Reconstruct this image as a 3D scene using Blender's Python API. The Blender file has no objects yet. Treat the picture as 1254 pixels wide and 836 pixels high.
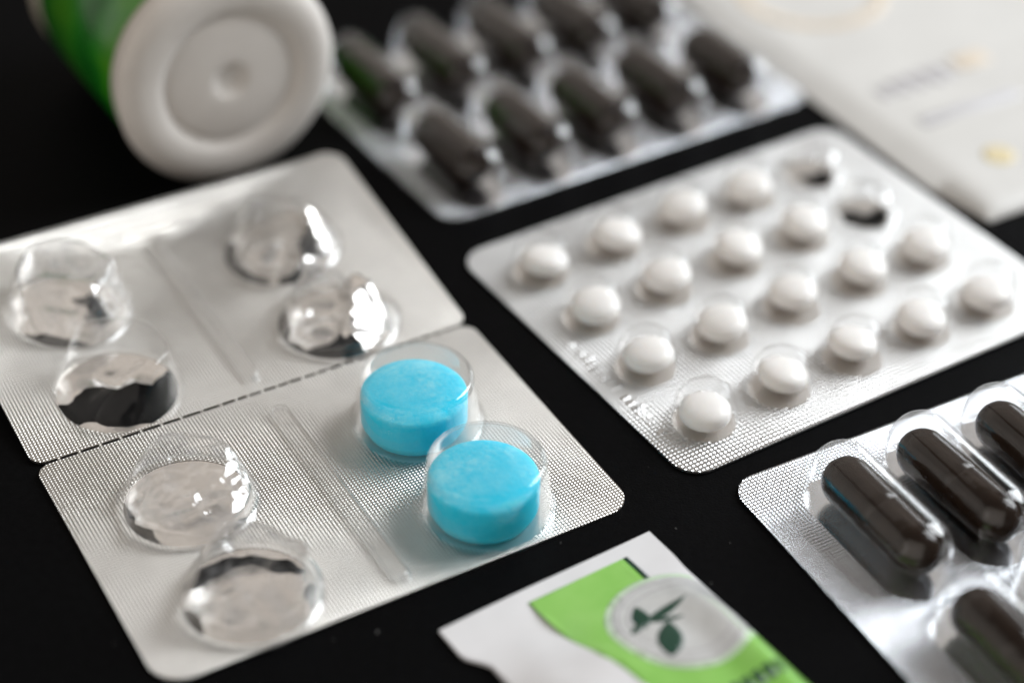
import bpy, bmesh, math, random
from mathutils import Vector, Matrix, noise
from mathutils.geometry import delaunay_2d_cdt

MM = 0.001
R = math.radians
PI = math.pi
sc = bpy.context.scene
COL = sc.collection

# ------------------------------------------------------------------ camera
TILT, ROLL = R(37.954), R(1.5705)
cam_d = bpy.data.cameras.new('camera')
cam = bpy.data.objects.new('camera', cam_d)
COL.objects.link(cam)
fw = Vector((0, math.cos(TILT), -math.sin(TILT)))
r0 = Vector((1, 0, 0))
u0 = r0.cross(fw)
rr = math.cos(ROLL) * r0 + math.sin(ROLL) * u0
uu = -math.sin(ROLL) * r0 + math.cos(ROLL) * u0
cam.matrix_world = Matrix(((rr.x, uu.x, -fw.x, 0), (rr.y, uu.y, -fw.y, 0), (rr.z, uu.z, -fw.z, 0.18), (0, 0, 0, 1)))
cam_d.sensor_width = 36
cam_d.lens = 68.19
cam_d.clip_start, cam_d.clip_end = 0.01, 20
cam_d.dof.use_dof = True
cam_d.dof.focus_distance = 0.2670
cam_d.dof.aperture_fstop = 5.9
cam_d.dof.aperture_blades = 0
sc.camera = cam

# ------------------------------------------------------------------ light
W = bpy.data.worlds.new('World')
sc.world = W
W.use_nodes = True
bg = W.node_tree.nodes['Background']
bg.inputs[0].default_value = (1.0, 0.95, 0.90, 1)
bg.inputs[1].default_value = 0.09


def area(name, loc, target, sx, sy, power, col):
    d = bpy.data.lights.new(name, 'AREA')
    d.shape = 'RECTANGLE'
    d.size, d.size_y = sx, sy
    d.energy = power
    d.color = col
    o = bpy.data.objects.new(name, d)
    COL.objects.link(o)
    o.location = loc
    o.rotation_euler = (Vector(target) - Vector(loc)).to_track_quat('-Z', 'Y').to_euler()
    return o


area('window_light', (0.75, 0.62, 0.55), (0.02, 0.22, 0), 0.50, 0.66, 12.5, (0.93, 0.97, 1.0))
area('room_bounce', (-0.35, 1.15, 0.85), (0.0, 0.25, 0), 1.8, 1.1, 2.7, (1.0, 0.91, 0.82))
area('far_window', (0.62, 1.05, 0.20), (0.03, 0.25, 0), 0.34, 0.30, 1.3, (0.90, 0.96, 1.0))
area('left_fill', (-0.85, 0.15, 0.32), (0.0, 0.22, 0), 1.5, 0.7, 1.5, (1.0, 0.93, 0.85))  # added soft fill lamp, stands in for bounce from the left
area('front_fill', (-0.45, -0.75, 0.62), (0.0, 0.22, 0), 1.7, 1.2, 4.8, (1.0, 0.92, 0.84))  # fill lamp added behind the camera to brighten faces turned towards it

sc.render.engine = 'CYCLES'
cy = sc.cycles
cy.max_bounces = 20
cy.transparent_max_bounces = 40
cy.glossy_bounces = 6
cy.diffuse_bounces = 4
cy.use_denoising = True
cy.sample_clamp_indirect = 6
cy.caustics_reflective = True
cy.filter_width = 1.5
sc.view_settings.view_transform = 'Standard'
sc.view_settings.look = 'None'
sc.view_settings.exposure = 0.2
sc.view_settings.gamma = 1

# ------------------------------------------------------------------ materials


def mat(name, base=(.8, .8, .8), rough=.5, metal=0., spec=.5, coat=0., sss=0., sssr=(1, 1, 1)):
    m = bpy.data.materials.new(name)
    m.use_nodes = True
    b = m.node_tree.nodes['Principled BSDF']
    b.inputs['Base Color'].default_value = (*base, 1)
    b.inputs['Roughness'].default_value = rough
    b.inputs['Metallic'].default_value = metal
    b.inputs['Specular IOR Level'].default_value = spec
    b.inputs['Coat Weight'].default_value = coat
    b.inputs['Coat Roughness'].default_value = .10
    if sss:
        b.inputs['Subsurface Weight'].default_value = sss
        b.inputs['Subsurface Radius'].default_value = sssr
        b.inputs['Subsurface Scale'].default_value = .0015
    return m


class NT:
    def __init__(s, m):
        s.t = m.node_tree
        s.b = s.t.nodes.get('Principled BSDF')

    def n(s, typ, ins=None, **kw):
        x = s.t.nodes.new(typ)
        for k, v in kw.items():
            setattr(x, k, v)
        for k, v in (ins or {}).items():
            if isinstance(v, bpy.types.NodeSocket):
                s.t.links.new(v, x.inputs[k])
            else:
                x.inputs[k].default_value = v
        return x

    def math(s, op, a, b=0.):
        return s.n('ShaderNodeMath', {0: a, 1: b}, operation=op).outputs[0]

    def vm(s, op, a, b=None):
        i = {0: a}
        if b is not None:
            i[1] = b
        return s.n('ShaderNodeVectorMath', i, operation=op).outputs[0]

    def link(s, a, b):
        s.t.links.new(a, b)

    def noise(s, vec, scale, detail=3, rough=.5):
        return s.n('ShaderNodeTexNoise', {'Vector': vec, 'Scale': scale, 'Detail': detail, 'Roughness': rough}).outputs['Fac']

    def ramp(s, fac, stops):
        r = s.n('ShaderNodeValToRGB', {0: fac})
        e = r.color_ramp.elements
        while len(e) < len(stops):
            e.new(.5)
        for q, (p, c) in zip(e, stops):
            q.position = p
            q.color = (*c, 1) if len(c) == 3 else c
        return r.outputs[0]


def foil_mat(name, pitch, amp, ang, base, rough, coat=.35):
    """Knurled heat-sealed foil under a clear film: the relief is a square lattice of pyramids, tilted normals computed in the pack's own axes."""
    m = mat(name, base, rough, 1.0)
    t = NT(m)
    tc = t.n('ShaderNodeTexCoord').outputs['Object']
    mp = t.n('ShaderNodeMapping', {'Vector': tc, 'Rotation': (0, 0, -ang), 'Scale': (1, 1, 1)}, vector_type='POINT').outputs[0]
    k = 2 * PI / (pitch * MM)
    sx = t.n('ShaderNodeSeparateXYZ', {0: t.vm('SCALE', mp) if False else mp})
    ax = t.math('MULTIPLY', sx.outputs[0], k)
    ay = t.math('MULTIPLY', sx.outputs[1], k)
    cx, sy = t.math('COSINE', ax), t.math('SINE', ay)
    s_x, c_y = t.math('SINE', ax), t.math('COSINE', ay)
    dx = t.math('MULTIPLY', t.math('MULTIPLY', cx, sy), -amp)
    dy = t.math('MULTIPLY', t.math('MULTIPLY', s_x, c_y), -amp)
    # slow waviness of the foil
    w1 = t.math('MULTIPLY', t.math('SUBTRACT', t.noise(tc, 90, 2), .5), .16)
    w2 = t.math('MULTIPLY', t.math('SUBTRACT', t.noise(t.vm('ADD', tc, (7., 3., 1.)), 90, 2), .5), .16)
    ca, sa = math.cos(ang), math.sin(ang)
    rx = t.math('SUBTRACT', t.math('MULTIPLY', dx, ca), t.math('MULTIPLY', dy, sa))
    ry = t.math('ADD', t.math('MULTIPLY', dx, sa), t.math('MULTIPLY', dy, ca))
    v = t.n('ShaderNodeCombineXYZ', {0: t.math('ADD', rx, w1), 1: t.math('ADD', ry, w2), 2: 0.}).outputs[0]
    vt = t.n('ShaderNodeVectorTransform', {0: v}, vector_type='VECTOR', convert_from='OBJECT', convert_to='WORLD').outputs[0]
    g = t.n('ShaderNodeNewGeometry').outputs['Normal']
    nn = t.vm('NORMALIZE', t.vm('ADD', g, vt))
    t.link(nn, t.b.inputs['Normal'])
    # slight tarnish in the colour
    c = t.ramp(t.noise(tc, 260, 4, .6), [(.3, tuple(x * .93 for x in base)), (.7, base)])
    t.link(c, t.b.inputs['Base Color'])
    t.b.inputs['Coat Weight'].default_value = coat
    t.b.inputs['Coat Roughness'].default_value = .12
    return m


def smooth_foil(name, base, rough, wr=.25, scale=500):
    m = mat(name, base, rough, 1.0)
    t = NT(m)
    tc = t.n('ShaderNodeTexCoord').outputs['Object']
    h = t.noise(tc, scale, 3, .55)
    b = t.n('ShaderNodeBump', {'Height': h, 'Strength': wr, 'Distance': .0004})
    t.link(b.outputs[0], t.b.inputs['Normal'])
    return m


def plastic(name, tint=(.985, .985, .985), rough=.03, white=0., f0=.045, power=4.0, scuff=0.):
    """Thin clear film: see-through with a mirror coat that strengthens towards grazing."""
    m = bpy.data.materials.new(name)
    m.use_nodes = True
    t = NT(m)
    for x in list(t.t.nodes):
        t.t.nodes.remove(x)
    out = t.n('ShaderNodeOutputMaterial')
    tc = t.n('ShaderNodeTexCoord').outputs['Object']
    bump = t.n('ShaderNodeBump', {'Height': t.noise(tc, 420, 2, .5), 'Strength': .12, 'Distance': .0003}).outputs[0]
    fac = t.n('ShaderNodeLayerWeight', {'Blend': .5}).outputs['Facing']
    f = t.math('ADD', t.math('MULTIPLY', t.math('POWER', fac, power), .8), f0)
    tr = t.n('ShaderNodeBsdfTransparent', {0: (*tint, 1)}).outputs[0]
    gl = t.n('ShaderNodeBsdfAnisotropic', {'Color': (1, 1, 1, 1), 'Roughness': rough, 'Normal': bump}).outputs[0]
    sh = t.n('ShaderNodeMixShader', {0: f, 1: tr, 2: gl}).outputs[0]
    if white or scuff:
        df = t.n('ShaderNodeBsdfDiffuse', {'Color': (.85, .85, .86, 1)}).outputs[0]
        tl = t.n('ShaderNodeBsdfTranslucent', {'Color': (.85, .85, .86, 1)}).outputs[0]
        d2 = t.n('ShaderNodeMixShader', {0: .5, 1: df, 2: tl}).outputs[0]
        nz = t.noise(tc, 330, 4, .6)
        w = t.n('ShaderNodeMapRange', {0: nz, 1: .45, 2: .75, 3: white, 4: white + scuff}).outputs[0]
        sh = t.n('ShaderNodeMixShader', {0: w, 1: sh, 2: d2}).outputs[0]
    t.link(sh, out.inputs[0])
    return m


def noisy(m, scale, stops, detail=4, rough=.6, bump=0., bscale=None):
    t = NT(m)
    tc = t.n('ShaderNodeTexCoord').outputs['Object']
    t.link(t.ramp(t.noise(tc, scale, detail, rough), stops), t.b.inputs['Base Color'])
    if bump:
        b = t.n('ShaderNodeBump', {'Height': t.noise(tc, bscale or scale, 4, .6), 'Strength': bump, 'Distance': .0003})
        t.link(b.outputs[0], t.b.inputs['Normal'])
    return m


M = {}
M['table'] = noisy(mat('black_matt_board', (.004, .004, .0045), .55, 0, .03), 900, [(.3, (.0014, .0014, .0016)), (.75, (.003, .003, .0033))], bump=.25, bscale=2500)
M['foil_loz'] = foil_mat('warm_knurled_foil', .71, .64, R(45), (.69, .66, .62), .33)
M['foil_pill'] = foil_mat('white_knurled_foil', .98, .65, R(45), (.69, .68, .67), .36)
M['foil_cap'] = foil_mat('silver_knurled_foil', .80, .75, R(45), (.86, .88, .92), .26)
M['floor_foil'] = smooth_foil('smooth_foil', (.66, .63, .60), .42, .15, 300)
M['flap_foil'] = smooth_foil('torn_foil', (.88, .85, .82), .25, .22, 300)
M['clear'] = plastic('clear_film', f0=.02, power=3.0)
M['clear_cap'] = plastic('clear_capsule_film', f0=.017, power=3.4)
M['clear_pill'] = plastic('clear_film_thin', f0=.008, power=5, rough=.16)
M['crushed'] = plastic('crushed_film', white=.0, scuff=.012, f0=.010, power=4.2, rough=.04)
M['crushed_strong'] = plastic('creased_film', white=.01, scuff=.17, f0=.06, power=2.8, rough=.05)
M['crushed_white'] = plastic('stress_whitened_film', white=.02, scuff=.10, f0=.05, power=3.0, rough=.10)
M['rib'] = plastic('film_rib', white=.01, scuff=.05, f0=.07, power=3.0, rough=.05)
M['slit'] = mat('slit_edge', (.35, .34, .33), .5)


def lozenge_mat():
    m = mat('blue_pressed_sugar', (0, .42, .66), .6, 0, .08, .0, .5, (.5, .9, 1))
    t = NT(m)
    tc = t.n('ShaderNodeTexCoord').outputs['Object']
    a = t.noise(tc, 260, 5, .62)
    b_ = t.noise(tc, 1500, 3, .7)
    f = t.math('ADD', t.math('MULTIPLY', a, .62), t.math('MULTIPLY', b_, .38))
    # powder bloom lies on the upper face only
    z = t.n('ShaderNodeSeparateXYZ', {0: tc}).outputs[2]
    up = t.n('ShaderNodeMapRange', {0: z, 1: .0055, 2: .0064, 3: .0, 4: 1.0}).outputs[0]
    pw = t.n('ShaderNodeMapRange', {0: f, 1: .40, 2: .62, 3: .0, 4: .8}).outputs[0]
    big = t.n('ShaderNodeMapRange', {0: t.noise(t.vm('ADD', tc, (.3, .7, 0.)), 130, 3, .6), 1: .34, 2: .58, 3: .25, 4: 1.}).outputs[0]
    pw = t.math('MULTIPLY', pw, big)
    k = t.math('MULTIPLY', pw, t.math('ADD', t.math('MULTIPLY', up, .75), .28))
    mx = t.n('ShaderNodeMix', {0: k, 6: (0.02, .64, .88, 1), 7: (.30, .80, .92, 1)}, data_type='RGBA').outputs[2]
    t.link(mx, t.b.inputs['Base Color'])
    bm_ = t.n('ShaderNodeBump', {'Height': f, 'Strength': .5, 'Distance': .0004})
    t.link(bm_.outputs[0], t.b.inputs['Normal'])
    return m


M['loz'] = lozenge_mat()
M['pill'] = noisy(mat('white_pressed_tablet', (.84, .81, .78), .46, 0, .35, .15, .15, (1, .8, .6)), 700, [(.3, (.88, .85, .82)), (.7, (.92, .89, .86))], bump=.06, bscale=2200)
M['cap_dark'] = noisy(mat('dark_brown_capsule', (.02, .013, .01), .20, 0, .28, .0), 500, [(.3, (.013, .0072, .0042)), (.7, (.022, .0125, .0075))], bump=.03, bscale=700)
M['cap_brown'] = noisy(mat('herb_capsule', (.03, .018, .014), .46, 0, .08, .0), 420, [(.3, (.010, .0055, .0035)), (.7, (.019, .011, .0075))], bump=.10, bscale=600)
M['white_cap'] = noisy(mat('white_moulded_plastic', (.78, .74, .69), .38, 0, .4), 200, [(.3, (.72, .675, .63)), (.7, (.76, .715, .67))], bump=.02, bscale=900)
M['bottle_dimmed'] = noisy(mat('dimmed_white_plastic', (.5, .46, .38), .4, 0, .35), 200, [(.3, (.44, .40, .33)), (.7, (.50, .46, .38))])  # darker than the white cap: dimness of the far end put into the colour
M['label'] = noisy(mat('green_label', (.02, .20, .01), .30, 0, .5, .3), 55, [(.35, (.004, .09, .008)), (.5, (.012, .20, .008)), (.68, (.08, .30, .006))], 3)
M['paper'] = noisy(mat('white_laminate', (.80, .79, .80), .33, 0, .4, .6), 120, [(.3, (.70, .69, .70)), (.7, (.76, .75, .76))], bump=.05, bscale=160)
M['paper_warm'] = noisy(mat('white_sachet_paper', (.80, .77, .74), .42, 0, .35), 90, [(.3, (.62, .605, .58)), (.7, (.68, .665, .64))], bump=.08, bscale=120)
M['green'] = noisy(mat('green_print', (.20, .55, .08), .33, 0, .4, .7), 160, [(.3, (.22, .52, .08)), (.7, (.28, .58, .12))], bump=.05, bscale=160)
M['dkgreen'] = mat('dark_green_print', (.004, .045, .025), .35, 0, .4, .2)
M['silver'] = noisy(mat('silver_print', (.55, .55, .54), .42, .0, .4, .7), 500, [(.3, (.52, .52, .51)), (.7, (.60, .60, .59))], bump=.08, bscale=200)
M['palering'] = mat('pale_green_ring_print', (.55, .68, .50), .35, 0, .4)
M['grey_print'] = mat('grey_print', (.46, .44, .45), .5)
M['palegrey_print'] = mat('pale_grey_print', (.58, .57, .59), .5)
M['yellow_print'] = mat('yellow_print', (.68, .58, .36), .5)
M['tan_print'] = mat('tan_print', (.70, .60, .48), .5)
M['dust'] = mat('dust_speck', (.16, .155, .15), .8)

# ------------------------------------------------------------------ builders (all in millimetres)


def link(name, verts, faces, mats, parent=None, loc=(0, 0, 0), rot=(0, 0, 0), fm=None, smooth=True, sharp=None):
    me = bpy.data.meshes.new(name)
    me.from_pydata([(v[0] * MM, v[1] * MM, v[2] * MM) for v in verts], [], faces)
    if not isinstance(mats, (list, tuple)):
        mats = [mats]
    for m in mats:
        me.materials.append(m)
    if fm:
        me.polygons.foreach_set('material_index', fm)
    if smooth:
        me.polygons.foreach_set('use_smooth', [True] * len(me.polygons))
        if sharp is not None:
            me.set_sharp_from_angle(angle=R(sharp))
    me.update()
    o = bpy.data.objects.new(name, me)
    COL.objects.link(o)
    o.parent = parent
    o.location = [c * MM for c in loc]
    o.rotation_euler = rot
    return o


def share(src, parent, loc, rot=(0, 0, 0)):
    o = src.copy()
    COL.objects.link(o)
    o.parent = parent
    o.location = [c * MM for c in loc]
    o.rotation_euler = rot
    return o


def empty(name, loc, rz, label, cat, group=None):
    o = bpy.data.objects.new(name, None)
    COL.objects.link(o)
    o.empty_display_size = .01
    o.location = [c * MM for c in loc]
    o.rotation_euler = (0, 0, rz)
    o['label'], o['category'] = label, cat
    if group:
        o['group'] = group
    return o


def rounded_rect(x0, y0, x1, y1, radii, n=7):
    """Counter-clockwise from the corner (x0, y0); radii in the same order."""
    pts = []
    cs = [((x0, y0), (1, 1), PI), ((x1, y0), (-1, 1), 1.5 * PI), ((x1, y1), (-1, -1), 0), ((x0, y1), (1, -1), .5 * PI)]
    for ((x, y), (sx, sy), a0), rad in zip(cs, radii):
        for i in range(n + 1):
            a = a0 + .5 * PI * i / n
            pts.append((x + sx * rad + rad * math.cos(a), y + sy * rad + rad * math.sin(a)))
    return pts


def inside(p, poly):
    x, y = p
    c = False
    for i in range(len(poly)):
        (x1, y1), (x2, y2) = poly[i - 1], poly[i]
        if (y1 > y) != (y2 > y) and x < (x2 - x1) * (y - y1) / (y2 - y1) + x1:
            c = not c
    return c


def sheet(outline, loops, step, zf, thick, pred):
    """A thin solid sheet. loops: closed polygons that become edges; pred(x, y) -> material index or None for a hole."""
    pts, edges = [], []
    for lp in [outline] + loops:
        b = len(pts)
        pts += [Vector(p) for p in lp]
        edges += [(b + i, b + (i + 1) % len(lp)) for i in range(len(lp))]
    xs = [p[0] for p in outline]
    ys = [p[1] for p in outline]
    x = min(xs) + step * .5
    while x < max(xs):
        y = min(ys) + step * .5
        while y < max(ys):
            if inside((x, y), outline):
                pts.append(Vector((x, y)))
            y += step
        x += step
    v, e, f, *_ = delaunay_2d_cdt(pts, edges, [], 0, 1e-4)
    keep, fm = [], []
    for t in f:
        c = sum((v[i] for i in t), Vector((0, 0))) / len(t)
        if not inside(c, outline):
            continue
        k = pred(c.x, c.y)
        if k is None:
            continue
        keep.append(tuple(t))
        fm.append(k)
    used = sorted({i for t in keep for i in t})
    ix = {i: n for n, i in enumerate(used)}
    top = [(v[i].x, v[i].y, zf(v[i].x, v[i].y)) for i in used]
    n = len(top)
    verts = top + [(a, b, c - thick) for a, b, c in top]
    faces, mi = [], []
    cnt = {}
    for t, k in zip(keep, fm):
        t = [ix[i] for i in t]
        faces.append(tuple(t)); mi.append(k)
        faces.append(tuple(n + i for i in reversed(t))); mi.append(k)
        for i in range(len(t)):
            cnt[(t[i], t[(i + 1) % len(t)])] = k
    for (a, b), k in cnt.items():
        if (b, a) not in cnt:
            faces.append((b, a, n + a, n + b)); mi.append(k)
    return verts, faces, mi


def circle(cx, cy, r, n=40):
    return [(cx + r * math.cos(2 * PI * i / n), cy + r * math.sin(2 * PI * i / n)) for i in range(n)]


def stadium(r, half, n=14):
    """Footprint ring, long axis along y."""
    out = []
    for i in range(n + 1):
        a = PI * i / n
        out.append((r * math.cos(a), half + r * math.sin(a)))
    for i in range(n + 1):
        a = PI + PI * i / n
        out.append((r * math.cos(a), -half + r * math.sin(a)))
    return out


def rings_mesh(rings, cap=True, closed_bottom=False):
    """rings: list of equal-length vertex rings, bottom to top."""
    n = len(rings[0])
    verts = [p for r in rings for p in r]
    faces = []
    for k in range(len(rings) - 1):
        for i in range(n):
            j = (i + 1) % n
            faces.append((k * n + i, k * n + j, (k + 1) * n + j, (k + 1) * n + i))
    if cap:
        faces.append(tuple((len(rings) - 1) * n + i for i in range(n)))
    if closed_bottom:
        faces.append(tuple(reversed(range(n))))
    return verts, faces


def lathe(profile, n=56):
    return [[(r * math.cos(2 * PI * i / n), r * math.sin(2 * PI * i / n), z) for i in range(n)] for r, z in profile]


def shell(rings, t):
    """Give an open dome (rings bottom to top, capped) a wall of thickness t (inner skin by shrinking)."""
    v1, f1 = rings_mesh(rings)
    inner = []
    cx = sum(p[0] for p in rings[0]) / len(rings[0])
    cyy = sum(p[1] for p in rings[0]) / len(rings[0])
    for r in rings:
        q = []
        for p in r:
            d = Vector((p[0] - cx, p[1] - cyy))
            l = d.length
            s = max(l - t, 0.) / l if l > 1e-6 else 0
            q.append((cx + d.x * s, cyy + d.y * s, max(p[2] - t, .02)))
        inner.append(q)
    v2, f2 = rings_mesh(inner)
    b = len(v1)
    return v1 + v2, f1 + [tuple(b + i for i in reversed(f)) for f in f2]


# --- the shapes of the packs


def lozenge_bubble_rings(n=72, dense=False):
    fine = dense
    prof = [(8.9, .03), (8.5, .16), (8.15, .30), (7.95, .62), (7.86, 1.2), (7.70, 2.4), (7.52, 3.6), (7.36, 4.8), (7.28, 5.9), (7.20, 6.5), (7.08, 6.88), (6.86, 7.10), (6.50, 7.17)]
    prof += [(r, 7.18 + .05 * (1 - r / 6.4)) for r in ((5.4, 4.4, 3.4, 2.4, 1.4, .5) if dense else (4.2, 1.5, .4))]
    if fine:
        q = [prof[0]]
        for a, b in zip(prof, prof[1:]):
            m = max(1, int(((a[0] - b[0]) ** 2 + (a[1] - b[1]) ** 2) ** .5 / .38))
            q += [(a[0] + (b[0] - a[0]) * i / m, a[1] + (b[1] - a[1]) * i / m) for i in range(1, m + 1)]
        prof = q
    return lathe([(r * 1.13, z * 1.22) for r, z in prof], n)


def crush(rings, planes, seed, amp=.35, keep=.35, ncell=14, dents=()):
    """Press flats into a dome (each plane pushes what lies beyond it back), then break the skin into creased facets."""
    rnd = random.Random(seed)
    n = len(rings[0])
    seg = [0.]
    for k in range(1, len(rings)):
        a, b = Vector(rings[k - 1][0]), Vector(rings[k][0])
        seg.append(seg[-1] + (b - a).length)
    rho = [1 - .97 * x / seg[-1] for x in seg]

    def press(v):
        for nx, ny, nz, d in planes:
            nn = Vector((nx, ny, nz)).normalized()
            e = v.dot(nn) - d
            if e > 0:
                v = v - nn * e * .96
        for x, y, rad, dep in dents:
            w = math.exp(-(((v.x - x) ** 2 + (v.y - y) ** 2) / rad ** 2) ** 1.5)
            v = Vector((v.x, v.y, v.z - dep * w * min(1., max(0., (v.z - 1.) / 3.))))
        return v

    def dome(x, y):
        q = (x * x + y * y) ** .5
        th = math.atan2(y, x)
        for k in range(1, len(rho)):
            if q >= rho[k]:
                t = (rho[k - 1] - q) / max(1e-6, rho[k - 1] - rho[k])
                break
        else:
            k, t = len(rho) - 1, 1.
        t = max(0., min(1., t))
        i = int(round(th / (2 * PI) * n)) % n
        p = Vector(rings[k - 1][i]).lerp(Vector(rings[k][i]), t)
        h = (p.x ** 2 + p.y ** 2) ** .5
        return Vector((h * math.cos(th), h * math.sin(th), p.z))
    ctrl, pos = [], []
    for i in range(20):
        a = 2 * PI * i / 20
        for q in (1.08, .84):
            ctrl.append(Vector((q * math.cos(a), q * math.sin(a))))
            pos.append(press(dome(min(q, 1.) * math.cos(a), min(q, 1.) * math.sin(a))))
    tries = 0
    while len(ctrl) < 40 + ncell and tries < 900:
        tries += 1
        a, q = rnd.uniform(0, 2 * PI), .74 * rnd.random() ** .6
        c = Vector((q * math.cos(a), q * math.sin(a)))
        if min((c - d).length for d in ctrl) < .19:
            continue
        ctrl.append(c)
        o = Vector((rnd.uniform(-1, 1), rnd.uniform(-1, 1), rnd.uniform(-1.1, 1))) * amp * 2.2
        pos.append(press(dome(c.x, c.y)) + o)
    cv, ce, cf, ov, *_ = delaunay_2d_cdt(ctrl, [], [], 0, 1e-5)
    src = [o[0] for o in ov]
    out = []
    for k, r in enumerate(rings):
        q = []
        for i, p in enumerate(r):
            th = 2 * PI * i / n
            c = Vector((rho[k] * math.cos(th), rho[k] * math.sin(th)))
            v = press(Vector(p))
            for t in cf:
                A, B, C = (cv[j] for j in t)
                den = (B.y - C.y) * (A.x - C.x) + (C.x - B.x) * (A.y - C.y)
                l1 = ((B.y - C.y) * (c.x - C.x) + (C.x - B.x) * (c.y - C.y)) / den
                l2 = ((C.y - A.y) * (c.x - C.x) + (A.x - C.x) * (c.y - C.y)) / den
                l3 = 1 - l1 - l2
                if min(l1, l2, l3) > -1e-4:
                    w = pos[src[t[0]]] * l1 + pos[src[t[1]]] * l2 + pos[src[t[2]]] * l3
                    m = max(0., min(1., (.99 - rho[k]) / .22)) * .58
                    v = v.lerp(w, m)
                    break
            v.z = max(v.z, .06)
            q.append(tuple(v))
        out.append(q)
    # round the creases a little, then a fine wrinkle
    for _ in range(2):
        nw = [list(r) for r in out]
        for k in range(1, len(out) - 1):
            for i in range(n):
                c = [Vector(out[k][i]) * 2, Vector(out[k][i - 1]), Vector(out[k][(i + 1) % n]), Vector(out[k - 1][i]), Vector(out[k + 1][i])]
                nw[k][i] = tuple(sum(c, Vector()) / 6)
        out = nw
    o3 = Vector((seed * 1.7, seed * 2.9, seed * .3))
    for k in range(3, len(out)):
        for i in range(n):
            v = Vector(out[k][i])
            w = max(0., min(1., (.9 - rho[k]) / .3)) * amp
            f_ = 1 - abs(noise.noise(v * .62 + o3)) * 2
            v += Vector((noise.noise(v * .8 + o3), noise.noise(v * .8 - o3), f_ * 1.1)) * .32 * w
            out[k][i] = tuple(v)
    return out


def capsule_bubble_rings(rx=5.0, half=8.0, h=9.6):
    rings = []
    for d, z in ((-1.1, .03), (-.6, .12), (-.25, .35), (-.05, .8), (.05, 1.6), (.14, 3.0), (.22, 4.6)):
        rings.append([(x, y, z) for x, y in stadium(rx - d, half)])
    r1, zb = rx - .22, 4.6
    for k in range(1, 10):
        a = .5 * PI * k / 9.4
        rings.append([(x, y, zb + (h - zb) * math.sin(a)) for x, y in stadium(r1 * math.cos(a), half)])
    return rings


def pill_bubble_rings():
    prof = [(5.7, .03), (5.3, .14), (5.0, .34), (4.8, .8), (4.68, 1.8), (4.5, 3.2), (4.2, 4.5), (3.7, 5.5), (3.0, 6.15), (2.1, 6.5), (1.1, 6.65), (.3, 6.68)]
    return lathe(prof, 40)


def rib(length, w=1.25, h=1.15):
    """A raised half-round bead with rounded ends, long axis along y."""
    rings = []
    for d, z in ((-.25, 0), (-.05, .08), (.0, .3), (.12, .8), (.22, .95), (.38, 1.0), (.7, .97), (1.1, .95)):
        rings.append([(x, y, .03 + h * z) for x, y in stadium(w - d, length / 2 - w, 8)])
    return rings


# ------------------------------------------------------------------ tabletop
tv = [(-900, -500, 0), (900, -500, 0), (900, 1500, 0), (-900, 1500, 0), (-900, -500, -30), (900, -500, -30), (900, 1500, -30), (-900, 1500, -30)]
tab = link('tabletop', tv, [(0, 1, 2, 3), (7, 6, 5, 4), (0, 4, 5, 1), (1, 5, 6, 2), (2, 6, 7, 3), (3, 7, 4, 0)], M['table'], smooth=False)
tab['kind'] = 'structure'

# ------------------------------------------------------------------ lozenge blister
TH = R(31.1)
loz = empty('lozenge_blister', (-41.53, 159.47, 0), TH, 'silver blister card in two perforated halves with crushed bubbles and two blue lozenges left', 'blister pack')
FT = .5      # film surface above the table
CU, CV = (15.8, 50.8), (9.4, 29.4)
HALF = 46.2


def zback(u, v):
    s = max(0., v - HALF) / HALF
    lift = .5 + 5.4 * (abs(u - 35.) / 33.) ** 1.4
    return FT + lift * s * (.75 + .25 * s)


def zfront(u, v):
    return FT + .25 * math.sin(u * .09) * (1 - v / HALF) ** 2 * .6


RC = 8.7
INTACT = {(1, 0), (1, 1)}


def half_pred(y0, opened):
    def pred(x, y):
        for cx, cy, op in opened:
            if (x - cx) ** 2 + (y - cy) ** 2 < RC * RC:
                return None if op else 1
        return 0
    return pred


GAP = .26
fo = rounded_rect(0, 0, 68.7, HALF - GAP, (4.6, 3.6, 2.2, 2.2))
bo = rounded_rect(0, HALF + GAP, 68.7, 2 * HALF, (2.2, 2.2, 4.4, 4.4))
front_c = [(CU[i], CV[j], (i, j) not in INTACT) for i in (0, 1) for j in (0, 1)]
back_c = [(CU[i], HALF + CV[j], True) for i in (0, 1) for j in (0, 1)]
for nm, outl, cc, zf, lab in (('blister_half', fo, front_c, zfront, 'front half lying flat'), ('blister_half', bo, back_c, zback, 'rear half bent upwards along its rib')):
    v, f, mi = sheet(outl, [circle(a, b, RC, 48) for a, b, _ in cc], 3.0, zf, .38, half_pred(0, cc))
    h = link(nm, v, f, [M['foil_loz'], M['floor_foil']], loz, fm=mi, sharp=40)
    h['label'] = lab
# perforation bridges
bv, bf = [], []
x = 3.4
while x < 66:
    b = len(bv)
    for (dx, dy) in ((0, -.34), (.42, -.34), (.42, .34), (0, .34)):
        bv.append((x + dx, HALF + dy, FT + .012))
    for (dx, dy) in ((0, -.34), (.42, -.34), (.42, .34), (0, .34)):
        bv.append((x + dx, HALF + dy, FT - .3))
    bf += [tuple(b + i for i in q) for q in ((0, 1, 2, 3), (7, 6, 5, 4), (0, 4, 5, 1), (1, 5, 6, 2), (2, 6, 7, 3), (3, 7, 4, 0))]
    x += 3.05 + .3 * math.sin(x)
    if x > 30:
        x -= .9
link('perforation_bridges', bv, bf, M['foil_loz'], loz, smooth=False)['kind'] = 'stuff'


def tilt_of(zf, u, v):
    d = .5
    sx = (zf(u + d, v) - zf(u - d, v)) / (2 * d)
    sy = (zf(u, v + d) - zf(u, v - d)) / (2 * d)
    return (math.atan(sy), -math.atan(sx), 0)


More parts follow.
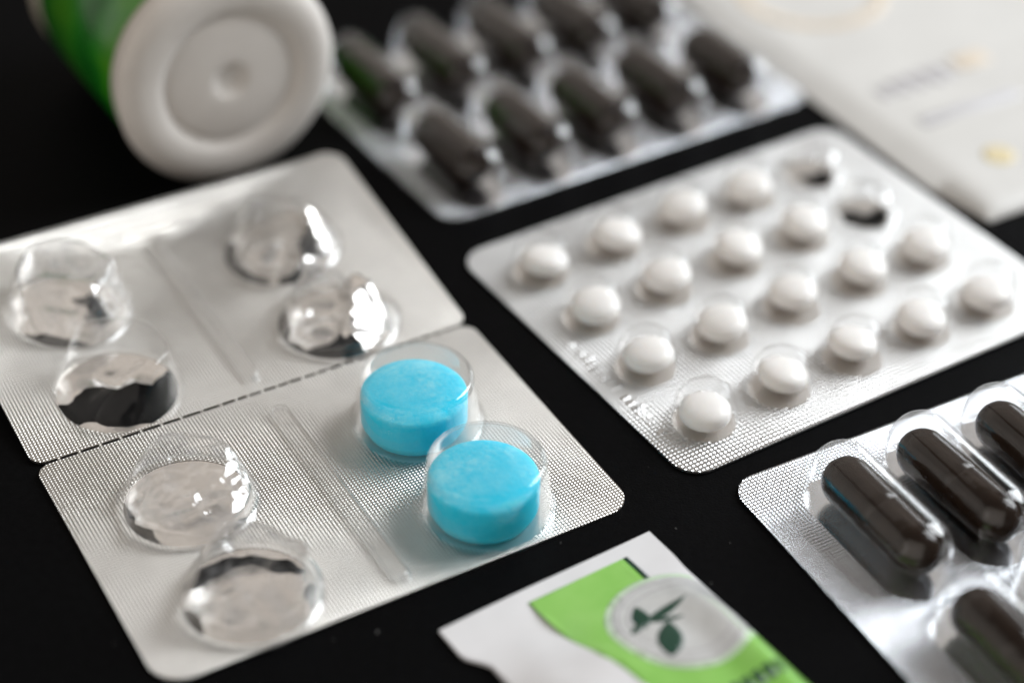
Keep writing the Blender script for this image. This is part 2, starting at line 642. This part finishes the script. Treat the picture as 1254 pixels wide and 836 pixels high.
# ribs between the columns
v_, f_ = shell(rib(39.5), .3)
rb = link('score_rib', v_, f_, M['rib'], loz, (34.4, 21.6, zfront(34.4, 21) + .01), tilt_of(zfront, 34.4, 21))
share(rb, loz, (34.2, HALF + 22.2, zback(34.2, HALF + 22.2) - .05), (math.atan2(zback(34.2, HALF + 40) - zback(34.2, HALF + 4), 36), 0, 0))

# intact bubbles
vb, fb = shell(lozenge_bubble_rings(), .22)
first = None
for (i, j) in sorted(INTACT):
    p = (CU[i], CV[j], zfront(CU[i], CV[j]) + .01)
    if first is None:
        first = link('bubble', vb, fb, M['clear'], loz, p, sharp=60)
    else:
        share(first, loz, p)


KC = 1.12   # bubble size against the planes' numbers


def grow(poly, k):
    cx, cy_ = sum(p[0] for p in poly) / len(poly), sum(p[1] for p in poly) / len(poly)
    return [(cx + (a - cx) * k, cy_ + (b - cy_) * k) for a, b in poly]


def ragged(poly, rnd, levels=2, k=.16):
    for _ in range(levels):
        out = []
        for a, b in zip(poly, poly[1:] + poly[:1]):
            l = ((a[0] - b[0]) ** 2 + (a[1] - b[1]) ** 2) ** .5
            j = rnd.uniform(-k, k) * l
            out += [a, ((a[0] + b[0]) / 2 - (b[1] - a[1]) / max(l, 1e-6) * j, (a[1] + b[1]) / 2 + (b[0] - a[0]) / max(l, 1e-6) * j)]
        poly, k = out, k * .8
    return poly


def W2L(planes):
    """Planes given in table axes (x right, y away) turned into the pack's axes."""
    c, s = math.cos(-TH), math.sin(-TH)
    return [(nx * c - ny * s, nx * s + ny * c, nz, d * KC) for nx, ny, nz, d in planes]


# crushed bubbles: flats pressed into each, given in table axes
CR = {
    ('b', 0, 1): ([(.1, -.85, .5, 7.2), (.9, -.1, .5, 7.6)], 3, .16, [(1.0, 1.2, 4.0, 2.0)]),
    ('b', 0, 0): ([(-.6, -.5, .62, 5.6), (.1, -.9, .4, 7.3)], 5, .24, [(.5, -1.5, 4.0, 3.2), (-3.5, 2.5, 2.4, 1.6)]),
    ('b', 1, 1): ([(.1, -.1, 1, 2.9), (-.7, -.2, .7, 5.0)], 8, .42, [(-2., .5, 3.2, 1.8)]),
    ('b', 1, 0): ([(-.1, -.35, 1, 4.6), (-.85, .0, .5, 6.4), (.4, .6, .8, 5.6)], 11, .6, [(-1.2, -1.0, 3.0, 2.6)]),
    ('f', 0, 1): ([(.15, -.35, .95, 5.0), (.6, -.1, .75, 6.4), (-.7, -.2, .65, 6.4), (.1, .35, 1, 6.9)], 14, .72, [(-.5, .5, 3.4, 1.8), (3.6, -2.2, 2.0, 1.6)]),
    ('f', 0, 0): ([(.0, -.45, .9, 6.0), (-.9, .1, .42, 6.9), (.1, .45, 1, 7.4)], 17, .40, [(.3, .2, 4.4, 2.6)]),
}
# gaps torn in the foil under each, polygons in table axes, unit = cavity radius
GAPS = {
    ('b', 0, 1): [[(.05, .35), (.30, .50), (.72, -.02), (.58, -.20), (.30, .12)], [(-.55, -.82), (-.05, -1.1), (.25, -1.1), (.55, -.85), (.2, -.80), (-.2, -.72)]],
    ('b', 0, 0): [[(-1.1, -.45), (-.75, -.40), (-.52, -.05), (.0, .06), (.55, .22), (.72, .62), (.95, .7), (1.1, .3), (1.1, -.3), (.6, -.72), (.2, -.86), (-.2, -.78), (-.55, -.9), (-.9, -.85)]],
    ('b', 1, 1): [[(-1.1, .1), (-.93, .15), (-.80, -.30), (-.25, -.74), (-.3, -1.1), (-.9, -.9), (-1.1, -.5)], [(.12, -.80), (.25, -1.1), (.62, -.9), (.60, -.70), (.40, -.66)], [(.45, .15), (.6, .25), (.68, -.2), (.5, -.35)]],
    ('b', 1, 0): [[(-1.1, .45), (-.93, .4), (-.80, -.50), (-.55, -.66), (-.6, -1.0), (-1.1, -.9)], [(-.42, -1.1), (-.40, -.80), (-.02, -.62), (.10, -.40), (.18, -.62), (.55, -.80), (.5, -1.1)], [(.8, .3), (.92, .35), (1.1, .0), (1.0, -.3), (.88, -.1)]],
    ('f', 0, 1): [[(-1.1, .35), (-.97, .3), (-.92, -.1), (-.72, -.5), (-.35, -.83), (.1, -.97), (.1, -1.1), (-.7, -1.0), (-1.1, -.4)], [(.86, -.35), (1.1, -.2), (1.0, -.6), (.82, -.55)]],
    ('f', 0, 0): [[(-.78, .12), (-.62, .20), (-.35, .44), (.05, .56), (.50, .46), (.62, .52), (.35, .72), (-.1, .76), (-.5, .62), (-.8, .30)], [(.88, .22), (1.1, .3), (1.1, -.25), (.95, -.2)], [(-1.1, -.35), (-.9, -.38), (-.62, -.80), (-.9, -.9), (-1.2, -.6)]],
}
BUB_LAB = {
    ('b', 0, 1): 'dented empty bubble at the far left corner', ('b', 0, 0): 'crushed empty bubble over a wide black tear',
    ('b', 1, 1): 'flattened empty bubble at the far corner', ('b', 1, 0): 'crumpled empty bubble with bright white creases',
    ('f', 0, 1): 'squashed empty bubble beside the perforation', ('f', 0, 0): 'crushed empty bubble at the near corner',
}
LIFT = {11: (7.8, 1.6, .74), 8: (7.6, 4.0, .70)}
cs_, sn_ = math.cos(-TH), math.sin(-TH)
for key, (planes, seed, amp, dents) in CR.items():
    half, i, j = key
    cu = CU[i]
    cv = CV[j] + (HALF if half == 'b' else 0)
    zf = zback if half == 'b' else zfront
    rot = tilt_of(zf, cu, cv)
    dl = [(a * cs_ - c * sn_, a * sn_ + c * cs_, r_, d_) for a, c, r_, d_ in dents]
    rings = crush(lozenge_bubble_rings(96, True), W2L(planes), seed, amp, dents=dl)
    v, f = shell(rings, .16)
    b = link('bubble', v, f, M['crushed_white' if key == ('b', 1, 0) else 'crushed' if key == ('b', 0, 0) else 'crushed_strong'], loz, (cu, cv, zf(cu, cv) + .01), rot)
    b['label'] = BUB_LAB[key]
    gr = random.Random(seed)
    gaps = [ragged(grow([((a * cs_ - c * sn_) * RC, (a * sn_ + c * cs_) * RC) for a, c in g], 1.0 if key == ('b', 0, 0) else 1.28), gr) for g in GAPS[key]]
    disc = circle(0, 0, RC - .03, 56)

    def zflap(x, y, s=seed, gaps=gaps, rot=rot):
        d = min(((x - px) ** 2 + (y - py) ** 2) ** .5 for g in gaps for px, py in g)
        e = (x * x + y * y) ** .5 / RC
        wx, wy = x * math.cos(TH) - y * math.sin(TH), x * math.sin(TH) + y * math.cos(TH)
        if s in LIFT:      # a flap of foil standing up towards the window
            xr, xl, sl = LIFT[s]
            if wx > xl - 1.5:
                h = sl * min(xr - wx, (wx - xl + 1.5) * 2.0) + .30 * wy * (1 if wx > xl else .3) + 1.3 * noise.noise(Vector((x * .38, y * .38, s))) + .4 * noise.noise(Vector((x * .9, y * .9, s)))
                return max(-.3, min(h, 4.2)) * min(1., (1.02 - e) * 5)
        n = noise.noise(Vector((x * .2, y * .2, s * 2.))) * 1.0 + .15 * noise.noise(Vector((x * .5, y * .5, s * 3.)))
        return max(-.38, -.12 + (1 - e) * n * 2.0 + .55 * math.exp(-d / 1.2) * (1 - e))
    v, f, mi = sheet(disc, gaps, .8, zflap, .06, lambda x, y, g=gaps: None if any(inside((x, y), q) for q in g) else 0)
    link('torn_foil', v, f, M['flap_foil'], loz, (cu, cv, zf(cu, cv)), rot, sharp=50)

# lozenges
prof = [(.01, .0), (5.6, .0), (5.85, .12), (6.42, 1.15), (6.5, 1.35), (6.5, 4.35), (6.42, 4.62), (6.2, 4.82), (5.2, 5.05), (3.6, 5.25), (1.8, 5.36), (.3, 5.38)]
v, f = rings_mesh(lathe([(r * 1.165, z * 1.30) for r, z in prof], 72))
c, s = math.cos(TH), math.sin(TH)


def w_of(u, v_, o=(-41.53, 159.47), th=TH):
    return (o[0] + u * math.cos(th) - v_ * math.sin(th), o[1] + u * math.sin(th) + v_ * math.cos(th))


for (i, j), rz, (ox, oy), lab in (((1, 1), .4, (-.35, -.8), 'round blue lozenge in the bubble beside the perforation, a pale streak on its top'), ((1, 0), 2.3, (-.4, -.9), 'round blue lozenge in the front bubble nearest the green sachet')):
    x, y = w_of(CU[i], CV[j])
    o = link('lozenge', v, f, M['loz'], None, (x + ox, y + oy, FT + .05), (0, 0, rz), sharp=55)
    o['label'], o['category'], o['group'] = lab, 'lozenge', 'blue lozenges in the blister card'

# ------------------------------------------------------------------ white pill blister
TP = R(33.52)
PO = (28.68, 217.23)
pp = empty('pill_blister', (*PO, 0), TP, 'silver blister card of small white pills in four rows, two bubbles emptied', 'blister pack')
PU = [-3.2, 10.6, 24.5, 38.2, 51.4]
PV = [-3.3, 11.1, 25.3, 39.2]
PR = 4.6
EMPTY = {(4, 2), (4, 3)}


def zpill(u, v):
    return FT + .35 * math.sin(max(0, (u + 12) / 76) * PI) + (max(0, u - 45) / 20) ** 2 * .5


outl = rounded_rect(-12.4, -12.2, 64.2, 49.6, (4.2, 4.2, 4.2, 4.2))
cc = [(PU[i], PV[j], (i, j)) for i in range(5) for j in range(4)]
torn = {(4, 2): [(-1.0, .1), (-.4, .25), (.1, .0), (.75, .55), (1.0, -.1), (.6, -.9), (-.2, -1.0), (-.8, -.7)],
        (4, 3): [(-.6, -.2), (.0, -.05), (.6, .35), (1.0, .0), (.6, -.8), (-.1, -.95)]}
hp = {}
for k, g in torn.items():
    cx, cyy = PU[k[0]], PV[k[1]]
    ct, st = math.cos(-TP), math.sin(-TP)
    hp[k] = [(cx + (a * ct - b * st) * 4.3, cyy + (a * st + b * ct) * 4.3) for a, b in g]


def ppred(x, y):
    for k, g in hp.items():
        if inside((x, y), g):
            return None
    for cx, cyy, k in cc:
        if (x - cx) ** 2 + (y - cyy) ** 2 < PR * PR:
            return 1
    return 0


v, f, mi = sheet(outl, [circle(a, b, PR, 28) for a, b, _ in cc] + list(hp.values()), 3.4, zpill, .38, ppred)
link('foil_sheet', v, f, [M['foil_pill'], M['floor_foil']], pp, fm=mi, sharp=40)
v, f = shell(pill_bubble_rings(), .18)
b0 = None
for cx, cyy, k in cc:
    p = (cx, cyy, zpill(cx, cyy) + .01)
    if k in EMPTY:
        rg = crush(pill_bubble_rings(), [(.0, -.3, 1, 4.6), (-.7, -.2, .6, 4.4)], 20 + k[1], .25)
        v2, f2 = shell(rg, .14)
        o = link('bubble', v2, f2, M['clear'], pp, p, sharp=45)
        o['label'] = 'pressed-in empty bubble over torn foil'
    elif b0 is None:
        b0 = link('bubble', v, f, M['clear_pill'], pp, p)
    else:
        share(b0, pp, p)
# embossed batch code along the near-left edge: a row of small raised strokes
random.seed(4)
ev, ef = [], []
y = -2.5
while y < 21:
    w, hgt = random.choice((1.6, 2.2, 2.4)), random.uniform(.16, .3)
    x0 = -10.6 + random.uniform(-.15, .15)
    b = len(ev)
    for (dx, dy, dz) in ((0, 0, 0), (w, 0, 0), (w, .75, 0), (0, .75, 0), (.2, .22, hgt), (w - .2, .22, hgt), (w - .2, .53, hgt), (.2, .53, hgt)):
        ev.append((x0 + dx, y + dy, zpill(x0, y) + dz + .01))
    ef += [tuple(b + i for i in q) for q in ((4, 5, 6, 7), (0, 1, 5, 4), (1, 2, 6, 5), (2, 3, 7, 6), (3, 0, 4, 7))]
    y += random.choice((1.15, 1.3, 1.3, 2.6))
link('embossed_code', ev, ef, M['foil_pill'], pp)
# pills: biconvex with a narrow band
a_, zb = 3.75, .6
prof = []
for k in range(9):
    t = k / 8
    prof.append((max(.05, a_ * .985 * math.sin(t * PI / 2)), 0 + (1.55) * (1 - math.cos(t * PI / 2))))
zz = prof[-1][1]
prof += [(a_, zz + .12), (a_, zz + zb)]
for k in range(9):
    t = 1 - k / 8
    prof.append((max(.05, a_ * .985 * math.sin(t * PI / 2)), zz + zb + .12 + 1.55 - 1.55 * (1 - math.cos(t * PI / 2))))
pv, pf = rings_mesh(lathe(prof, 40), True, True)
PILLS = [[(-3.6, -4.0), (10.7, -3.1), (24.4, -2.8), (37.6, -3.2), (49.4, -4.2)],
         [(-2.8, 10.8), (11.1, 11.2), (25.1, 11.6), (38.8, 11.6), (51.5, 11.1)],
         [(-2.6, 24.9), (11.2, 25.3), (25.1, 25.8), (38.7, 26.2), None],
         [(-3.2, 37.5), (10.7, 38.3), (24.6, 39.3), (37.4, 38.6), None]]
ROWN = ['front row nearest the black gap', 'second row from the front', 'third row from the front', 'back row beside the brown capsules']
NTH = ['first', 'second', 'third', 'fourth', 'last']
PO_IN = (28.68, 217.23)
base = None
random.seed(9)
for j, row in enumerate(PILLS):
    for i, q in enumerate(row):
        if q is None:
            continue
        # keep each pill inside its bubble
        u = PU[i] + max(-.55, min(.55, q[0] - PU[i]))
        w = PV[j] + max(-.55, min(.55, q[1] - PV[j]))
        x, y = w_of(u, w, PO_IN, TP)
        loc = (x, y, zpill(u, w) + .45)
        rot = (random.uniform(-.13, .13), random.uniform(-.13, .13), random.uniform(0, 6))
        if base is None:
            base = o = link('pill', pv, pf, M['pill'], None, loc, rot, sharp=50)
        else:
            o = share(base, None, loc, rot)
        o['label'] = 'white round pill, %s from the left in the %s' % (NTH[i], ROWN[j])
        o['category'], o['group'] = 'pill', 'white pills in the blister card'

# ------------------------------------------------------------------ dark capsule blisters
cap_b = capsule_bubble_rings()
cb_v, cb_f = shell(cap_b, .22)


def capsule_meshes(length, rad):
    """(body, cap): two telescoped shells along y, the cap a hair wider."""
    def tube(y0, y1, r, round_end):
        rings = []
        n = 28

        def ring(y, q):
            return [(q * math.cos(2 * PI * i / n), y, q * math.sin(2 * PI * i / n)) for i in range(n)]
        rings.append(ring(y0, r * .97))
        rings.append(ring(y0 + .12 * (1 if y1 > y0 else -1), r))
        sgn = 1 if y1 > y0 else -1
        yc = y1 - sgn * r * 1.02
        for k in range(5):
            rings.append(ring(y0 + sgn * .2 + (yc - y0 - sgn * .2) * (k + 1) / 5, r))
        for k in range(1, 10):
            a = .5 * PI * k / 9.2
            rings.append(ring(yc + sgn * r * 1.02 * math.sin(a), r * math.cos(a) ** .92))
        v, f = rings_mesh(rings, True, True)
        if sgn > 0:
            f = [tuple(reversed(q)) for q in f]
        return v, f
    return tube(length * .02, -length / 2, rad - .05, True), tube(-length * .04, length / 2, rad, True)


PROTO = {}


def add_capsule(kind, m, loc, rz, rx, label, group, length, rad):
    r = empty('capsule', loc, rz, label, 'capsule', group)
    r.rotation_euler = (rx, 0, rz)
    if kind not in PROTO:
        (bv_, bf_), (cv_, cf_) = capsule_meshes(length, rad)
        a = link('capsule_body', bv_, bf_, m, r)
        b = link('capsule_cap', cv_, cf_, m, r)
        PROTO[kind] = (a, b)
    else:
        for q in PROTO[kind]:
            d = q.copy()
            COL.objects.link(d)
            d.parent = r
    return r


def cap_blister(name, org, th, size, us, vs, label, capm, half_u0, kind, clen, crad, ang, skip=(), zt=0.):
    root = empty(name, (*org, 0), th, label, 'blister pack')
    x0, y0, x1, y1 = size
    outl = rounded_rect(x0, y0, x1, y1, (4, 4, 4, 4))
    cs = [(a, b, i, j) for j, b in enumerate(vs) for i, a in enumerate(us) if (i, j) not in skip]
    loops = [[(a + p, b + q) for p, q in stadium(4.9, 8.0, 10)] for a, b, i, j in cs]

    def pred(x, y):
        for a, b, i, j in cs:
            dx, dy = abs(x - a), max(0, abs(y - b) - 8.0)
            if dx * dx + dy * dy < 4.9 ** 2:
                return 1
        return 0
    v, f, mi = sheet(outl, loops, 4.0, lambda x, y: FT + .3 * math.sin((x - x0) / (x1 - x0) * PI), .38, pred)
    link('foil_sheet', v, f, [M['foil_cap'], M['floor_cap']], root, fm=mi, sharp=40)
    b0 = PROTO.get('bubble')
    for a, b, i, j in cs:
        p = (a, b, FT + .3 * math.sin((a - x0) / (x1 - x0) * PI) + .01)
        if b0 is None:
            b0 = PROTO['bubble'] = link('bubble', cb_v, cb_f, M['clear_cap'], root, p, sharp=60)
        else:
            share(b0, root, p)
    return cs


M['floor_cap'] = smooth_foil('smooth_silver_foil', (.84, .86, .90), .22, .12, 300)

# right pack, near
RO, RT = (30.2, 199.4), R(29.6)
us, vs = [11.8, 25.1, 38.4, 51.7], [-17.9, -45.5]
cs = cap_blister('capsule_blister', RO, RT, (0, -62.0, 63.5, 0), us, vs, 'silver blister card of glossy dark capsules nearest the camera, cut by the right edge', M['cap_dark'], 0, 'near', 22.6, 3.95, 0)
POSN = {(0, 0): 'glossy dark capsule in the corner bubble of the near card', (1, 0): 'glossy dark capsule second from the corner in the near card',
        (2, 0): 'glossy dark capsule third from the corner in the near card, upper row', (0, 1): 'dark capsule out of focus in the lower row of the near card',
        (1, 1): 'dark capsule at the right edge in the lower row of the near card', (2, 1): 'dark capsule far along the lower row of the near card', (3, 0): 'dark capsule at the far end of the upper row of the near card'}
random.seed(2)
for a, b, i, j in cs:
    if (i, j) not in POSN or (i, j) in ((3, 0), (2, 1)):
        continue
    x, y = w_of(a + random.uniform(-.2, .2), b - .5 + random.uniform(-.3, .3), RO, RT)
    add_capsule('near', M['cap_dark'], (x, y, FT + .3 + 3.95), RT + R(3.0) + random.uniform(-.03, .03), R(1.0), POSN[(i, j)], 'capsules in the near card', 21.4, 3.65)

# back pack
BO, BT = (-11.02, 260.59), R(34.0)
us, vs = [8.9, 22.9, 36.9, 51.1, 65.3], [13.2, 39.6]
cs = cap_blister('capsule_blister', BO, BT, (0, 0, 77.0, 53.0), us, vs, 'blurred silver blister card of ten brown capsules behind the pill card', M['cap_brown'], 0, 'far', 21.5, 3.95, 0)
for a, b, i, j in cs:
    x, y = w_of(a + random.uniform(-.2, .2), b + random.uniform(-.3, .3), BO, BT)
    add_capsule('far', M['cap_brown'], (x, y, FT + .3 + 4.25), BT + random.uniform(-.03, .06), 0,
                'blurred brown capsule, %s from the left in the %s row of the far card' % (NTH[i], ('front', 'rear')[j]), 'capsules in the far card', 17.8, 4.0)

# ------------------------------------------------------------------ bottle lying on its side
BR = 18.4
AZ = R(122)       # the way the axis points, away from the camera
bot = empty('bottle', (-46.5, 273.4, 0), 0, 'white bottle with green label lying on its side, round ribbed end towards the camera', 'bottle')
rot = Matrix.Rotation(AZ - PI / 2, 3, 'Z') @ Matrix.Rotation(-PI / 2, 3, 'X')    # lathe axis z -> horizontal, away


def lay(rings, cz):
    return [[tuple(rot @ Vector(p) + Vector((0, 0, cz))) for p in r] for r in rings]


prof = [(.05, 1.5), (1.4, 1.5), (2.3, 1.3), (2.9, .75), (3.4, .6), (4.4, .62), (9.8, .8), (10.6, 1.0), (11.1, 1.3), (11.6, 1.15), (12.3, .45), (13.2, .12), (15.5, .0), (17.0, .25), (18.3, .95), (19.1, 2.1), (BR, 3.8), (BR, 5.8), (BR - .3, 6.1), (BR - 1.2, 6.2)]
v, f = rings_mesh(lay(lathe(prof, 72), BR), True, False)
link('bottle_cap', v, f, M['white_cap'], bot)
B2 = BR - .25
prof = [(B2 - 1.5, 5.9), (B2 - .2, 6.0), (B2, 6.6), (B2, 34.5), (B2, 44.5), (B2 - 1.2, 48.5), (B2 - 4, 50.5), (1, 51)]
v, f = rings_mesh(lay(lathe(prof, 64), BR), True, False)
link('bottle_body', v, f, M['bottle_dimmed'], bot)
prof = [(B2 + .05, 6.8), (B2 + .16, 6.8), (B2 + .16, 39.0), (B2 + .05, 39.0)]
v, f = rings_mesh(lay(lathe(prof, 64), BR), False, False)
link('bottle_label', v, f, M['label'], bot)

# ------------------------------------------------------------------ sachets


def grid_solid(nu, nv, fn, bottom):
    """A cushion: top surface fn(s, t) and a flat underside bottom(s, t), s and t in 0..1."""
    verts = [fn(i / nu, j / nv) for j in range(nv + 1) for i in range(nu + 1)]
    n = len(verts)
    verts += [bottom(i / nu, j / nv) for j in range(nv + 1) for i in range(nu + 1)]
    w = nu + 1
    faces = []
    for j in range(nv):
        for i in range(nu):
            a = j * w + i
            faces.append((a, a + 1, a + w + 1, a + w))
            faces.append((n + a, n + a + w, n + a + w + 1, n + a + 1))
    for i in range(nu):
        faces.append((i + 1, i, n + i, n + i + 1))
        a = nv * w + i
        faces.append((a, a + 1, n + a + 1, n + a))
    for j in range(nv):
        a, b = j * w, (j + 1) * w
        faces.append((a, b, n + b, n + a))
        a, b = j * w + nu, (j + 1) * w + nu
        faces.append((b, a, n + a, n + b))
    return verts, faces


def drape(poly, zf, lift, step=1.0):
    """A flat print laid over a surface: a polygon in the sachet's plane with the surface's height."""
    return sheet(poly, [], step, lambda x, y: zf(x, y) + lift, .02, lambda x, y: 0)


# green sachet: x across (0..33.4), y down its length (negative = towards the camera)
GT = R(35.2)
gs = empty('sachet', (-8.2, 170.5, 0), GT, 'white and green foil sachet with round silver emblem in the foreground', 'sachet')
GW, GL = 33.4, 78.0


def zg(x, y):
    d = -y
    s = min(1, max(0, d / GL))
    e = max(0., min(1., (d - 4.8) / 16.0))
    e = e * e * (3 - 2 * e)
    tail = max(0., min(1., (GL - 5 - d) / 12))
    q = min(1., max(0., x / GW))
    if q < .35:
        cross = .8 * (1 - (1 - q / .35) ** 2)
    elif q < .70:
        cross = .8
    elif q < .88:
        h = (q - .70) / .18
        cross = .8 + .27 * h * h * (3 - 2 * h)
    else:
        cross = 1.07 * (1 - ((q - .88) / .12) ** 1.25)
    wr = .28 * math.sin(x * .75 + d * .22) * math.exp(-d / 9.) * e * 1.6 + .25 * noise.noise(Vector((x * .18, d * .13, 3.)))* e
    return .55 + .12 * math.sin(q * 5) + (4.2 * e * tail * cross) + wr * tail * 1.2


def gx(s, d):
    """Width narrows a little behind the crimp."""
    k = max(0., min(1., (d - 5.5) / 3.0)) * max(0., min(1., (GL - d) / 6.))
    x0 = 2.2 * k
    return x0 + (GW - .3 * k - x0) * s


v, f = grid_solid(44, 80, lambda s, t: (gx(s, t * GL), -t * GL, zg(gx(s, t * GL), -t * GL)), lambda s, t: (gx(s, t * GL), -t * GL, max(.1, .12 + .25 * (zg(gx(s, t * GL), -t * GL) - .6) * .3)))
f = [tuple(reversed(q)) for q in f]
link('pouch', v, f, M['paper'], gs, sharp=60)


def print_on(name, poly, m, lift, zf, parent, step=1.0):
    v, f, mi = drape(poly, zf, lift, step)
    return link(name, v, f, m, parent)


band = [(12.0, -2.3), (12.0, -10.5), (12.8, -16.5), (14.2, -23.5), (16.5, -32), (20, -42), (25.0, -52), (32.6, -58), (32.9, -20), (32.4, -12), (27.2, -7.2), (27.2, -2.3)]
print_on('green_band', band, M['green'], .05, zg, gs)
print_on('dark_stripe', [(27.25, -2.3), (27.25, -7.4), (27.9, -7.6), (27.9, -2.3)], M['dkgreen'], .06, zg, gs)
EC = (25.6, -16.6)
print_on('emblem_ring', [p for p in circle(*EC, 9.7, 48) if p[0] < 33.0], M['palering'], .07, zg, gs, .8)
em = print_on('emblem', [p for p in circle(*EC, 8.9, 48) if p[0] < 32.9], M['silver'], .10, zg, gs, .7)


def leaf(cx, cyy, ln, wd, ang, n=9):
    top, botm = [], []
    for k in range(n + 1):
        t = k / n
        w = wd * math.sin(PI * t) ** .8 * (1 - .35 * t)
        top.append(((t - .5) * ln, w))
        botm.append(((t - .5) * ln, -w))
    pts = top[:-1] + [top[-1]] + botm[-2:0:-1]
    pts = pts[::-1]
    c_, s_ = math.cos(ang), math.sin(ang)
    return [(cx + x * c_ - y * s_, cyy + x * s_ + y * c_) for x, y in pts]


for q in (leaf(21.6, -19.3, 6.4, 2.0, R(56)), leaf(21.4, -13.6, 5.2, 1.35, R(66)), leaf(24.6, -14.6, 7.6, .95, R(8)), leaf(23.6, -16.2, 4.6, .6, R(-24)), leaf(19.9, -15.2, 3.4, .7, R(20))):
    print_on('printed_leaf', q, M['dkgreen'], .13, zg, gs, .6)
# ring lines pressed inside the emblem
for rad in (8.1, 6.8):
    ring_o, ring_i = circle(*EC, rad, 48), circle(*EC, rad - .28, 48)
    v, f, mi = sheet(ring_o, [ring_i], .9, lambda x, y: zg(x, y) + .115, .01, lambda x, y, rad=rad: 0 if ((x - EC[0]) ** 2 + (y - EC[1]) ** 2) > (rad - .28) ** 2 and x < 32.6 else None)
    link('emblem_line', v, f, M['grey_print'], gs)
for k in range(5):
    x0 = 22.8 + k * 1.5
    print_on('printed_mark', [(x0, -31.6 - .1 * k), (x0 + 1.0, -31.6 - .1 * k), (x0 + 1.0, -29.4 - .1 * k), (x0, -29.4 - .1 * k)], M['dkgreen'], .09, zg, gs, .8)

# white sachet, far right
WT = R(31.0)
ws = empty('sachet', (78.3, 266.0, 0), WT, 'large blurred white sachet with grey and yellow print at the far right', 'sachet')
WW, WL = 74.0, 112.0


def zw(x, y):
    ex = min(1., max(0., min(x, WW - x) / 3.6))
    ey = min(1., max(0., min(y, WL - y) / 9.0))
    k = (ex * (2 - ex)) ** .6 * (ey * (2 - ey)) ** .7
    return .5 + 1.7 * k + .25 * noise.noise(Vector((x * .06, y * .06, 1.))) * k


v, f = grid_solid(40, 56, lambda s, t: (s * WW - (2.6 * min(1, t * 9) if s == 0 else 0) * 1, t * WL, zw(s * WW, t * WL)), lambda s, t: (s * WW - (2.6 * min(1, t * 9) if s == 0 else 0), t * WL, .12))
link('pouch', v, f, M['paper_warm'], ws, sharp=70)
for (x0, w, h0, h1) in ((7.0, 2.8, 36.6, 40.6), (10.6, 3.4, 36.6, 41.4), (14.8, 3.2, 36.6, 42.0), (18.8, 3.6, 36.8, 42.2), (23.0, 1.6, 37, 42.0)):
    print_on('printed_letter', [(x0, h0), (x0 + w, h0), (x0 + w, h1), (x0, h1)], M['grey_print'] if False else M['grey_print'], .05, zw, ws, 1.5)
print_on('printed_tag', [(26.5, 38.5), (34, 38.5), (34, 43.0), (26.5, 43.0)], M['tan_print'], .05, zw, ws, 1.5)
print_on('printed_line', [(7.5, 25.8), (30, 25.8), (30, 28.8), (7.5, 28.8)], M['palegrey_print'], .05, zw, ws, 1.5)
print_on('yellow_spot', circle(12.9, 12.9, 2.9, 24), M['yellow_print'], .05, zw, ws, 1.0)
v, f, mi = sheet(circle(20, 76, 15, 40), [circle(20, 76, 12.2, 40)], 1.8, lambda x, y: zw(x, y) + .05, .02, lambda x, y: 0 if (x - 20) ** 2 + (y - 76) ** 2 > 12.2 ** 2 else None)
link('printed_arc', v, f, M['tan_print'], ws)

# ------------------------------------------------------------------ dust on the table
random.seed(31)
dv, df = [], []
for k in range(150):
    x, y = random.uniform(-60, 110), random.uniform(130, 330)
    r_ = random.uniform(.03, .09) * (2.2 if random.random() < .06 else 1)
    a = random.uniform(0, PI)
    l = r_ * random.choice((1, 1, 1, 3))
    b = len(dv)
    ux, uy = math.cos(a) * l, math.sin(a) * l
    vx, vy = -math.sin(a) * r_, math.cos(a) * r_
    dv += [(x - ux - vx, y - uy - vy, .01), (x + ux - vx, y + uy - vy, .01), (x + ux + vx, y + uy + vy, .01), (x - ux + vx, y - uy + vy, .01), (x, y, .01 + r_)]
    df += [(b, b + 1, b + 4), (b + 1, b + 2, b + 4), (b + 2, b + 3, b + 4), (b + 3, b, b + 4)]
d_ = link('dust', dv, df, M['dust'], smooth=False)
d_['kind'] = 'stuff'
d_['label'] = 'fine pale dust specks scattered over the black tabletop'
